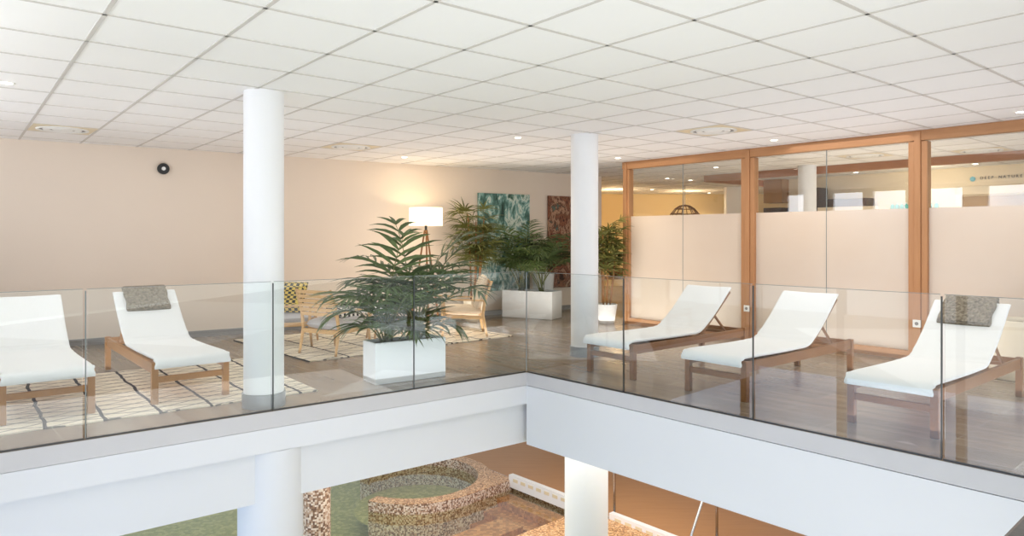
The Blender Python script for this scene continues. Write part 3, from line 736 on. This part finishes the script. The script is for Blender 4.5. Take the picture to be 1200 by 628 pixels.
# ------------------------------------------------------------------ armchairs
def cushion(name, d, mat, parent, loc, rot=(0, 0, 0)):
    """soft puffed cushion d=(x,y,z)"""
    mb = MB(); n = 14; vs = []; fs = []
    for s_ in (1, -1):
        for j in range(n+1):
            for i in range(n+1):
                u = 2*i/n-1; v = 2*j/n-1
                h = ((1-abs(u)**5)*(1-abs(v)**5))**.5
                vs.append((u*d[0]/2, v*d[1]/2, s_*d[2]/2*(.0+1.0*h)))
    q = (n+1)**2
    for j in range(n):
        for i in range(n):
            a = j*(n+1)+i; fs.append((a, a+1, a+n+2, a+n+1)); fs.append((q+a, q+a+n+1, q+a+n+2, q+a+1))
    mb.add(vs, fs); return mb.build(name, mat, parent, True, loc=loc, rot=rot)
def armchair(loc, ang, label, seatm, backm=None):
    t = empty('armchair', (*loc, .012), ang, label, 'armchair', 'slatted oak armchairs'); W2 = .28; w_ = 'oakx'
    for sy in (1, -1):
        MB().tube([(-.33, sy*W2, 0), (-.27, sy*(W2-.005), .3), (-.3, sy*(W2-.01), .5), (-.40, sy*(W2-.02), .77)], [.015, .021, .02, .016], 8).build('rear_leg', w_, t, True)
        MB().tube([(.29, sy*W2, 0), (.26, sy*(W2-.005), .28), (.27, sy*W2, .50)], [.014, .021, .018], 8).build('front_leg', w_, t, True)
        MB().bar((-.30, sy*W2, .50), (.32, sy*(W2+.01), .525), .055, .022).build('armrest', w_, t, bevel=.008)
        MB().bar((-.28, sy*(W2-.01), .265), (.27, sy*(W2-.01), .285), .022, .05).build('side_rail', w_, t, bevel=.004)
    MB().bar((-.28, -W2+.01, .27), (-.28, W2-.01, .27), .05, .022, up=(1, 0, 0)).build('rear_rail', w_, t, bevel=.004)
    MB().bar((.26, -W2+.01, .285), (.26, W2-.01, .285), .05, .022, up=(1, 0, 0)).build('front_rail', w_, t, bevel=.004)
    sl_ = MB()
    for k in range(6):
        f = k/5; x = -.305-.085*f; z = .475+.265*f
        sl_.bar((x, -W2+.01, z), (x, W2-.01, z), .042, .014, up=(1, 0, .33))
    sl_.build('back_slats', w_, t, bevel=.003)
    cushion('seat_cushion', (.54, .52, .13), seatm, t, (.0, 0, .355), (0, -.04, 0))
    if backm: cushion('back_cushion', (.5, .5, .13), backm, t, (-.25, 0, .60), (0, math.radians(-106), 0))
    return t
armchair((-2.124, 8.577), math.radians(62), 'slatted oak armchair with grey cushion, seen from behind', 'greycush')
armchair((-2.85, 9.17), math.radians(8), 'oak armchair with grey cushion partly hidden behind thick column', 'greycush')
armchair((-.71, 10.04), math.radians(188), 'oak armchair with beige striped cushions, right of the palm', 'stripe', 'stripe')
o = cushion('throw_pillow', (.42, .42, .14), 'yellowcheck', None, (-2.86, 9.12, .62), (math.radians(62), 0, math.radians(-10))); tag(o, 'mustard and black checked pillow on chair behind thick column', 'pillow')
o = cushion('throw_pillow', (.4, .3, .12), 'bwcheck', None, (-2.06, 8.66, .47), (.25, .1, math.radians(62))); tag(o, 'black and white checked pillow on seat of the rear-facing armchair', 'pillow')
# coffee table
ct = empty('coffee_table', (-1.75, 9.5, .012), 0, 'round white topped coffee table behind the big palm', 'table')
MB().lathe([(0, .40), (.36, .40), (.365, .41), (.36, .42), (0, .42)], 40).build('tabletop', 'white', ct, True)
for k in range(3):
    a_ = 2*PI*k/3+.4; MB().tube([(.2*math.cos(a_), .2*math.sin(a_), .4), (.3*math.cos(a_), .3*math.sin(a_), 0)], [.018, .012], 8).build('leg', 'oakx', ct, True)

# floor lamp
fl_ = empty('floor_lamp', (-1.38, 11.35, 0), .5, 'lit floor lamp with white drum shade on wooden tripod', 'floor lamp')
MB().lathe([(.27, 1.57), (.265, 1.86)], 40).build('lamp_shade', 'shade', fl_, True)
for k in range(3):
    a_ = 2*PI*k/3+.3; MB().tube([(.02*math.cos(a_), .02*math.sin(a_), 1.5), (.27*math.cos(a_), .27*math.sin(a_), 0)], [.014, .018], 8).build('leg', 'teak', fl_, True)
MB().tube([(0, 0, 1.45), (0, 0, 1.62)], .02, 10).build('lamp_holder', 'dark', fl_)
MB().lathe([(0, -.05), (.035, -.035), (.05, 0), (.035, .035), (0, .05)], 16, (0, 0, 1.69)).build('bulb', emit('bulb_glow', (255, 226, 170), 20), fl_, True)
l = bpy.data.lights.new('lamp_bulb', 'POINT'); l.energy = 9; l.color = (1, .74, .42); l.shadow_soft_size = .05
o = bpy.data.objects.new('lamp_bulb_light', l); COL.objects.link(o); o.parent = fl_; o.location = (0, 0, 1.78)

# ------------------------------------------------------------------ planters and pots
def box_planter(corner, dx, L, W_, H, label, mat='planter'):
    rz = math.atan2(dx.y, dx.x); t = empty('box_planter', (corner[0], corner[1], 0), rz, label, 'planter')
    m = MB(); th = .02
    m.prism([(0, 0), (L, 0), (L, th), (0, th)], 0, H); m.prism([(0, W_-th), (L, W_-th), (L, W_), (0, W_)], 0, H)
    m.prism([(0, th), (th, th), (th, W_-th), (0, W_-th)], 0, H); m.prism([(L-th, th), (L, th), (L, W_-th), (L-th, W_-th)], 0, H); m.prism([(th, th), (L-th, th), (L-th, W_-th), (th, W_-th)], 0, .04)
    o = MB(); o.prism([(0, 0), (L, 0), (L, W_), (0, W_)], 0, H)
    # shell with rim
    s_ = MB(); vs = [(0,0,0),(L,0,0),(L,W_,0),(0,W_,0),(0,0,H),(L,0,H),(L,W_,H),(0,W_,H),(th,th,H),(L-th,th,H),(L-th,W_-th,H),(th,W_-th,H),(th,th,H-.08),(L-th,th,H-.08),(L-th,W_-th,H-.08),(th,W_-th,H-.08)]
    fs = [(0,3,2,1),(0,1,5,4),(1,2,6,5),(2,3,7,6),(3,0,4,7),(4,5,9,8),(5,6,10,9),(6,7,11,10),(7,4,8,11),(8,9,13,12),(9,10,14,13),(10,11,15,14),(11,8,12,15),(12,13,14,15)]
    s_.add(vs, fs).build('box', mat, t, bevel=.008, seg=2)
    MB().box((L/2, W_/2, H-.045), (L-2*th-.002, W_-2*th-.002, .03)).build('soil', 'soil', t)
    return t
def round_pot(x, y, r0, r1, H, label, mat='planter', z=0):
    t = empty('round_pot', (x, y, z), 0, label, 'pot')
    MB().lathe([(0, 0), (r0, 0), (r0+.005, .01), (r1, H-.01), (r1-.005, H), (r1-.02, H), (r1-.022, H-.05)], 40).build('pot_body', mat, t, True)
    MB().lathe([(0, H-.045), (r1-.022, H-.045)], 32).build('soil', 'soil', t)
dP = Vector((.82, .573)).normalized()
box_planter((-1.285, 6.65), dP, .76, .29, .395, 'long white box planter of the big palm, behind the glass')
box_planter((.663, 11.86), -Vector((.885, -.466)), .95, .001+.48, .47, 'white box planter in front of the canvases, left of middle column') if False else None
dQ = Vector((.885, -.466)); c2 = Vector((-.173, 12.3))
box_planter(c2, dQ, .95, .42, .47, 'white box planter in front of the canvases, left of middle column')
round_pot(.56, 12.72, .14, .2, .74, 'tall white round pot rising behind the far box planter')
round_pot(1.53, 11.45, .12, .17, .31, 'small white tapered pot between middle column and timber partition')
round_pot(-.62, 11.72, .14, .19, .36, 'white pot behind the striped armchair', 'planter_cream')
round_pot(5.02, 7.0, .25, .26, .58, 'large beige drum pot behind the rightmost lounger', 'planter_cream')

# ------------------------------------------------------------------ plants
def leaflet(mb, p, d, up, L, w, droop, n=4):
    """pointed blade from p along d bending down"""
    side = d.cross(up); side = side.normalized() if side.length > 1e-4 else Vector((1, 0, 0))
    vs = []; pos = Vector(p); dd = Vector(d).normalized()
    prof = [.35, 1, .9, .55, .05] if n == 4 else [.4, 1, .6, .05]
    for i in range(n+1):
        ww = w*prof[i]/2; crease = Vector((0, 0, ww*.35))
        vs += [pos-side*ww+crease, pos, pos+side*ww+crease]
        dd = (dd+Vector((0, 0, -droop/n))).normalized(); pos = pos+dd*(L/n)
    fs = []
    for i in range(n):
        a = i*3; fs += [(a, a+1, a+4, a+3), (a+1, a+2, a+5, a+4)]
    mb.add(vs, fs)
def frond(base, az, rise, length, bend, rnd, lw=.024, ll=.28, density=15, start=.42, droopL=.7):
    """feather leaf: returns (rachis mesh, leaflet mesh)"""
    st = MB(); lf = MB(); pts = []; p = Vector(base); h = Vector((math.cos(az), math.sin(az), 0)); ang = rise; n = 14
    tang = []
    for i in range(n+1):
        d = h*math.cos(ang)+Vector((0, 0, math.sin(ang))); pts.append(p.copy()); tang.append(d); p = p+d*(length/n); ang -= bend/n*(.4+1.4*i/n)
    st.tube(pts, [.008*(1-.8*i/n)+.0012 for i in range(n+1)], 5)
    for k in range(density):
        f = start+(1-start)*k/(density-1); x = f*n; i = min(int(x), n-1); q = pts[i].lerp(pts[i+1], x-i); d = tang[i]
        up = Vector((0, 0, 1)); side = d.cross(up).normalized(); upn = side.cross(d).normalized()
        g = (f-start)/(1-start); Lk = ll*(.55+.9*math.sin(PI*min(1, .18+.75*g)))*(1-.25*g)*rnd.uniform(.85, 1.12)
        for s_ in (1, -1):
            sweep = .55+.75*g; dr = (side*s_*1.0+d*sweep+upn*rnd.uniform(.1, .35)).normalized()
            leaflet(lf, q, dr, upn, Lk, lw*rnd.uniform(.8, 1.15), droopL*rnd.uniform(.6, 1.4))
    leaflet(lf, pts[-1], tang[-1], Vector((0, 0, 1)), ll*.6, lw, droopL*.6)
    return st, lf
def keep_clear(o, loc):
    """bend leaves so they stop short of the back wall, the glass and the partition"""
    L = Vector(loc)
    for v in o.data.vertices:
        p = Vector((v.co.x, v.co.y))+L
        for base, n_, lim in ((W0, WN, .06), (C0, -nL, .03), (C0, -nR, .03), (P0, N, .08)):
            if n_ is N and (p-P0).dot(U) < -.15: continue
            if n_ == -nR and (p-C0).dot(BR) < 0: continue
            if n_ == -nL and (p-C0).dot(A) > 0: continue
            d_ = n_.dot(p-base); s0 = -(lim+.16)
            if d_ > s0: p = p+n_*((s0+.16*(1-math.exp(-(d_-s0)/.16)))-d_)
        v.co.x, v.co.y = p.x-L.x, p.y-L.y
def kentia(loc, z0, label, seed, specs, leafm='leaf', group=None, lw=.024, ll=.28, dens=15, canes=True):
    t = empty('potted_palm', (loc[0], loc[1], z0), 0, label, 'plant', group); rnd = random.Random(seed)
    for (az, rise, L, bend, bx_, by_) in specs:
        st, lf = frond((bx_, by_, 0), az, rise, L, bend, rnd, lw=lw, ll=ll, density=dens)
        s_ = st.build('stem', 'stem', t, True); f_ = lf.build('frond', leafm, s_); keep_clear(s_, loc); keep_clear(f_, loc)
    return t
def auto_specs(n, seed, H, spread=.06, lo=.9, hi=1.45, bend=(.9, 1.7)):
    r = random.Random(seed); out = []
    for k in range(n):
        az = 2*PI*k/n+r.uniform(-.3, .3); out.append((az, r.uniform(lo, hi), H*r.uniform(.7, 1.12), r.uniform(*bend), r.uniform(-spread, spread), r.uniform(-spread*.7, spread*.7)))
    return out
def planter_pos(f, g): return Vector((-1.285, 6.65))+dP*f+Vector((-dP.y, dP.x))*g
kentia(planter_pos(.19, .145), .38, 'feathery palm clump at the left end of the near white planter', 3,
       auto_specs(8, 11, .76, .04, 1.25, 1.5, (1.1, 1.9))+auto_specs(4, 31, .42, .06, .9, 1.35, (1.0, 1.8))+[(2.9, 1.3, .85, 1.9, -.03, 0), (3.3, 1.2, .62, 1.9, -.05, 0), (1.3, 1.5, 1.12, .8, 0, 0)], 'leaf', 'palms in the near planter', .040, .36, 8)
kentia(planter_pos(.50, .145), .38, 'taller feathery palm clump at the right end of near planter', 4,
       auto_specs(10, 23, 1.08, .05, 1.27, 1.52, (.9, 1.8))+auto_specs(4, 37, .42, .06, .9, 1.35, (1.0, 1.8))+[(2.1, 1.5, 1.26, .8, -.04, 0), (.4, 1.40, 1.22, 1.0, .02, 0), (-.3, 1.15, 1.0, 1.6, .04, 0)], 'leaf2', 'palms in the near planter', .042, .38, 8)
def cpos(f, g=.21): return c2+dQ*f+Vector((-dQ.y, dQ.x))*g
kentia(cpos(.27), .455, 'tall feathery palm in the far box planter before teal canvas', 7, auto_specs(13, 5, 1.45, .05, 1.15, 1.52, (1.0, 1.8)), 'leaf', 'palms in the far planter', .03, .3, 14)
kentia(cpos(.68), .455, 'feathery palm at right end of the far box planter', 8, auto_specs(11, 9, 1.25, .05, 1.1, 1.5, (1.0, 1.8)), 'leaf2', 'palms in the far planter', .03, .3, 14)
kentia((.56, 12.72), .70, 'feathery palm in the tall white pot before rust canvas', 12, auto_specs(11, 19, 1.2, .04, .8, 1.4, (1.1, 1.9)), 'leaf2', None, .03, .3, 14)
def rhapis(loc, z0, H, label, seed, ncane=4, nfan=7, leafm='leaf3', R=.24):
    t = empty('bamboo_palm', (loc[0], loc[1], z0), 0, label, 'plant'); rnd = random.Random(seed)
    for c_ in range(ncane):
        a_ = 2*PI*c_/ncane+.4; bx_, by_ = .06*math.cos(a_), .06*math.sin(a_); h = H*rnd.uniform(.72, 1.0)
        top = Vector((bx_*2.2+rnd.uniform(-.05, .05), by_*2.2+rnd.uniform(-.05, .05), h))
        b0 = Vector((bx_, by_, 0)); cane = MB().tube([b0, b0.lerp(top, .5)+Vector((.01, 0, 0)), top], [.014, .012, .008], 7).build('cane', 'cane', t, True)
        mb = MB()
        for k in range(nfan+3):
            f = .42+.58*k/(nfan+2); q = b0.lerp(top, f); az = rnd.uniform(0, 2*PI); el = rnd.uniform(.1, .9)
            d = Vector((math.cos(az)*math.cos(el), math.sin(az)*math.cos(el), math.sin(el))); tip = q+d*rnd.uniform(.1, R*.8)
            mb.tube([q, tip], .003, 4)
            sd = d.cross(Vector((0, 0, 1))).normalized(); up = sd.cross(d)
            for j in range(8):
                an = (j-3.5)*.34; dr = (d*math.cos(an)+sd*math.sin(an)+up*.15).normalized()
                leaflet(mb, tip, dr, up, R*rnd.uniform(.85, 1.2), .03, rnd.uniform(.5, 1.1), 3)
        keep_clear(mb.build('foliage', leafm, cane), loc)
    return t
rhapis((1.53, 11.45), .265, 1.28, 'bushy cane palm in the small white pot beside timber partition', 2, 6, 13, 'leaf3', .27)
rhapis((-.62, 11.72), .315, 1.5, 'bushy cane palm against the wall between floor lamp and teal canvas', 6, 6, 12, 'leaf3', .3)

# ------------------------------------------------------------------ pool level
ZD = -3.0; ZW = -3.17; ZB = -4.0
a2 = Vector((.735, .678)).normalized(); b2 = Vector((.66, -.75)).normalized(); K = Vector((.046, 12.86))
far = K-b2*9; strip_end = K+b2*12
# brown floor to the right of the pool
pts = [K-b2*9, K+b2*12, K+b2*12+a2*10, K-b2*9+a2*10]
struct(MB().prism([tuple(p) for p in pts], -3.2, ZD).build('floor_pool_hall', 'poolfloor'))
bed = [K-b2*9, K+b2*12, K+b2*12-a2*15, K-b2*9-a2*15]
struct(MB().prism([tuple(p) for p in bed], ZB-.1, ZB).build('floor_pool_bed', 'poolbed'))
pw = MB(); e = .0
pw.prism([tuple(p) for p in (K-b2*9, K+b2*12, K+b2*12-a2*.02, K-b2*9-a2*.02)], ZB, ZD-.001); struct(pw.build('wall_pool_side', 'mosaic'))
struct(MB().prism([(-9, 22), (14, 26), (14, 26.2), (-9, 22.2)], -4.2, SLAB).build('wall_pool_hall_back', 'wallcream'))
# circular tub rim with the straight shoulder
CC = Vector((-1.75, 13.0)); R0, R1 = 1.13, 1.37
rim = MB(); n = 60; a0, a1 = math.radians(-118), math.radians(150)
inner = [(CC.x+R0*math.cos(a0+(a1-a0)*i/n), CC.y+R0*math.sin(a0+(a1-a0)*i/n)) for i in range(n+1)]
outer = [(CC.x+R1*math.cos(a0+(a1-a0)*i/n), CC.y+R1*math.sin(a0+(a1-a0)*i/n)) for i in range(n+1)]
tub = empty('round_pool_tub', (0, 0, 0), 0, 'round mosaic whirlpool tub rim in the green pool below', 'pool')
for i in range(n): rim.prism([inner[i], outer[i], outer[i+1], inner[i+1]], ZB, ZD)
rim.build('rim', 'mosaic', tub)
capm = MB()
for i in range(n): capm.prism([inner[i], outer[i], outer[i+1], inner[i+1]], ZD, ZD+.006)
capm.build('rim_top', 'mosaic_warm', tub)
# shoulder between rim and the corner K
aT = math.atan2(a2.y, a2.x)-PI/2; tp = CC+Vector((math.cos(aT), math.sin(aT)))*R1
# outer tangent along a2 up to the line through K, then back along -b2
tt = ((K-tp).dot(a2)); kc = tp+a2*tt
sh = [tuple(tp)]; nn = 24
sh += [tuple(K-a2*.03+b2*.0), tuple(K-b2*2.6-a2*.03)]
aEnd = aT+PI*.62
arc = [(CC.x+(R1-.02)*math.cos(aEnd+(aT-aEnd)*i/nn), CC.y+(R1-.02)*math.sin(aEnd+(aT-aEnd)*i/nn)) for i in range(nn)]
MB().prism(sh+arc, ZB, ZD-.002).build('shoulder_wall', 'mosaic', tub)
MB().prism(sh+arc, ZD-.002, ZD+.003).build('shoulder_top', 'mosaic_warm', tub)
MB().lathe([(0, 0), (R0, 0)], 48, (CC.x, CC.y, -3.55)).build('tub_floor', 'poolbed', tub)
dr = MB().lathe([(0, .012), (.08, .012), (.09, 0)], 20, (CC.x+.15, CC.y-.45, -3.55)).build('drain', 'dark', tub)
# entry pool with submerged steps and the second mosaic deck
S = (K+b2*1.83)
def rect(p, u, v, L, W_): return [tuple(p), tuple(p+u*L), tuple(p+u*L+v*W_), tuple(p+v*W_)]
dk = empty('mosaic_pool_deck', (0, 0, 0), 0, 'orange mosaic pool deck beside the white pillar below', 'pool deck')
MB().prism(rect(S-a2*.125, b2, -a2, 7, 1.9), ZB, ZD-.001).build('deck_wall', 'mosaic', dk)
MB().prism(rect(S-a2*.125, b2, -a2, 7, 1.9), ZD-.001, ZD+.01).build('deck_top', 'mosaic_warm', dk)
st = empty('pool_steps', (0, 0, 0), 0, 'submerged brown steps in the small entry pool', 'pool steps')
for i, (o_, zt) in enumerate(((0.0, -3.24), (.32, -3.38), (.64, -3.52), (.96, -3.66))):
    MB().prism(rect(K-a2*(.12+o_)+b2*.02, b2, -a2, 1.8, .32), ZB, zt).build('step', 'poolbrown', st)
MB().prism(rect(K-a2*1.42+b2*.0, b2, -a2, 1.83, 1.1), ZB, -3.72).build('landing', 'poolbrown', st)
MB().prism(rect(K-a2*.95+b2*.75, b2, -a2, .5, 1.1), -3.72, -3.22).build('bench', 'poolbrown', st)
# white overflow kerb along the dry floor
for nm, s0, s1, lb in (('overflow_kerb', -.02, 1.78, 'low white stone kerb along the entry pool edge'), ('overflow_kerb', 2.35, 7.5, 'low white stone kerb along orange deck right of white pillar')):
    kb = empty(nm, (0, 0, 0), 0, lb, 'kerb')
    MB().prism(rect(K+b2*s0-a2*.022, b2, -a2, s1-s0, .1), ZD-.12, ZD+.1).build('kerb_stone', 'white', kb)
    gb = MB()
    s_ = s0+.12
    while s_ < s1-.1: gb.prism(rect(K+b2*s_-a2*.122, b2, -a2, .12, .006), ZD+.0, ZD+.055); s_ += .2
    gb.build('slots', 'lampoff', kb)
wt = MB(); wt.prism([tuple(p) for p in (K-b2*8.9-a2*.03, K+b2*11.9-a2*.03, K+b2*11.9-a2*15, K-b2*8.9-a2*15)], ZW-.004, ZW)
w_o = wt.build('water', 'water'); tag(w_o, 'still greenish pool water on the lower level', 'water', kind='stuff')
# pool handrails
def rail(x, y, dirv, label):
    t = empty('pool_handrail', (x, y, ZD), math.atan2(dirv[1], dirv[0]), label, 'handrail')
    MB().tube([(0, 0, 0), (0, 0, 1.0), (.03, 0, 1.06), (.1, 0, 1.06), (.55, 0, .25), (.62, 0, .0)], .02, 10).build('rail_tube', 'steel', t, True)
    for q in (0, .62): MB().lathe([(.02, 0), (.045, 0), (.045, .012), (.02, .02)], 16, (q, 0, 0)).build('floor_flange', 'steel', t, True)
rail(1.62, 11.2, (-.9, -.3), 'stainless handrail beside the orange deck right of white pillar')
rail(2.95, 10.2, (-.75, -.55), 'stainless handrail on brown floor, rightmost of the two')

# warm fill points added for the rooms beyond, without fixtures
def ceiling_panel(x, y, sx, power, color, label, z=CEIL):
    t = empty('ceiling_lamp', (x, y, z), 0, label, 'ceiling light', None)
    MB().box((0, 0, -.012), (sx, sx, .02)).build('housing', 'plastic', t); 
    l = bpy.data.lights.new('ceiling_lamp_light', 'AREA'); l.shape = 'SQUARE'; l.size = sx*.9; l.energy = power; l.color = color
    o = bpy.data.objects.new('ceiling_lamp_glow', l); COL.objects.link(o); o.parent = t; o.location = (0, 0, -.03)
for x, y, pw_ in ((2.6, 18.0, 32), (4.6, 18.6, 32), (7.0, 12.0, 12), (10.0, 9.2, 20), (5.6, 15.2, 20)):
    l = bpy.data.lights.new('room_fill', 'POINT'); l.energy = pw_; l.color = WARM if y > 15 else (1, .84, .62); l.shadow_soft_size = .15
    o = bpy.data.objects.new('room_fill', l); COL.objects.link(o); o.location = (x, y, 2.25)
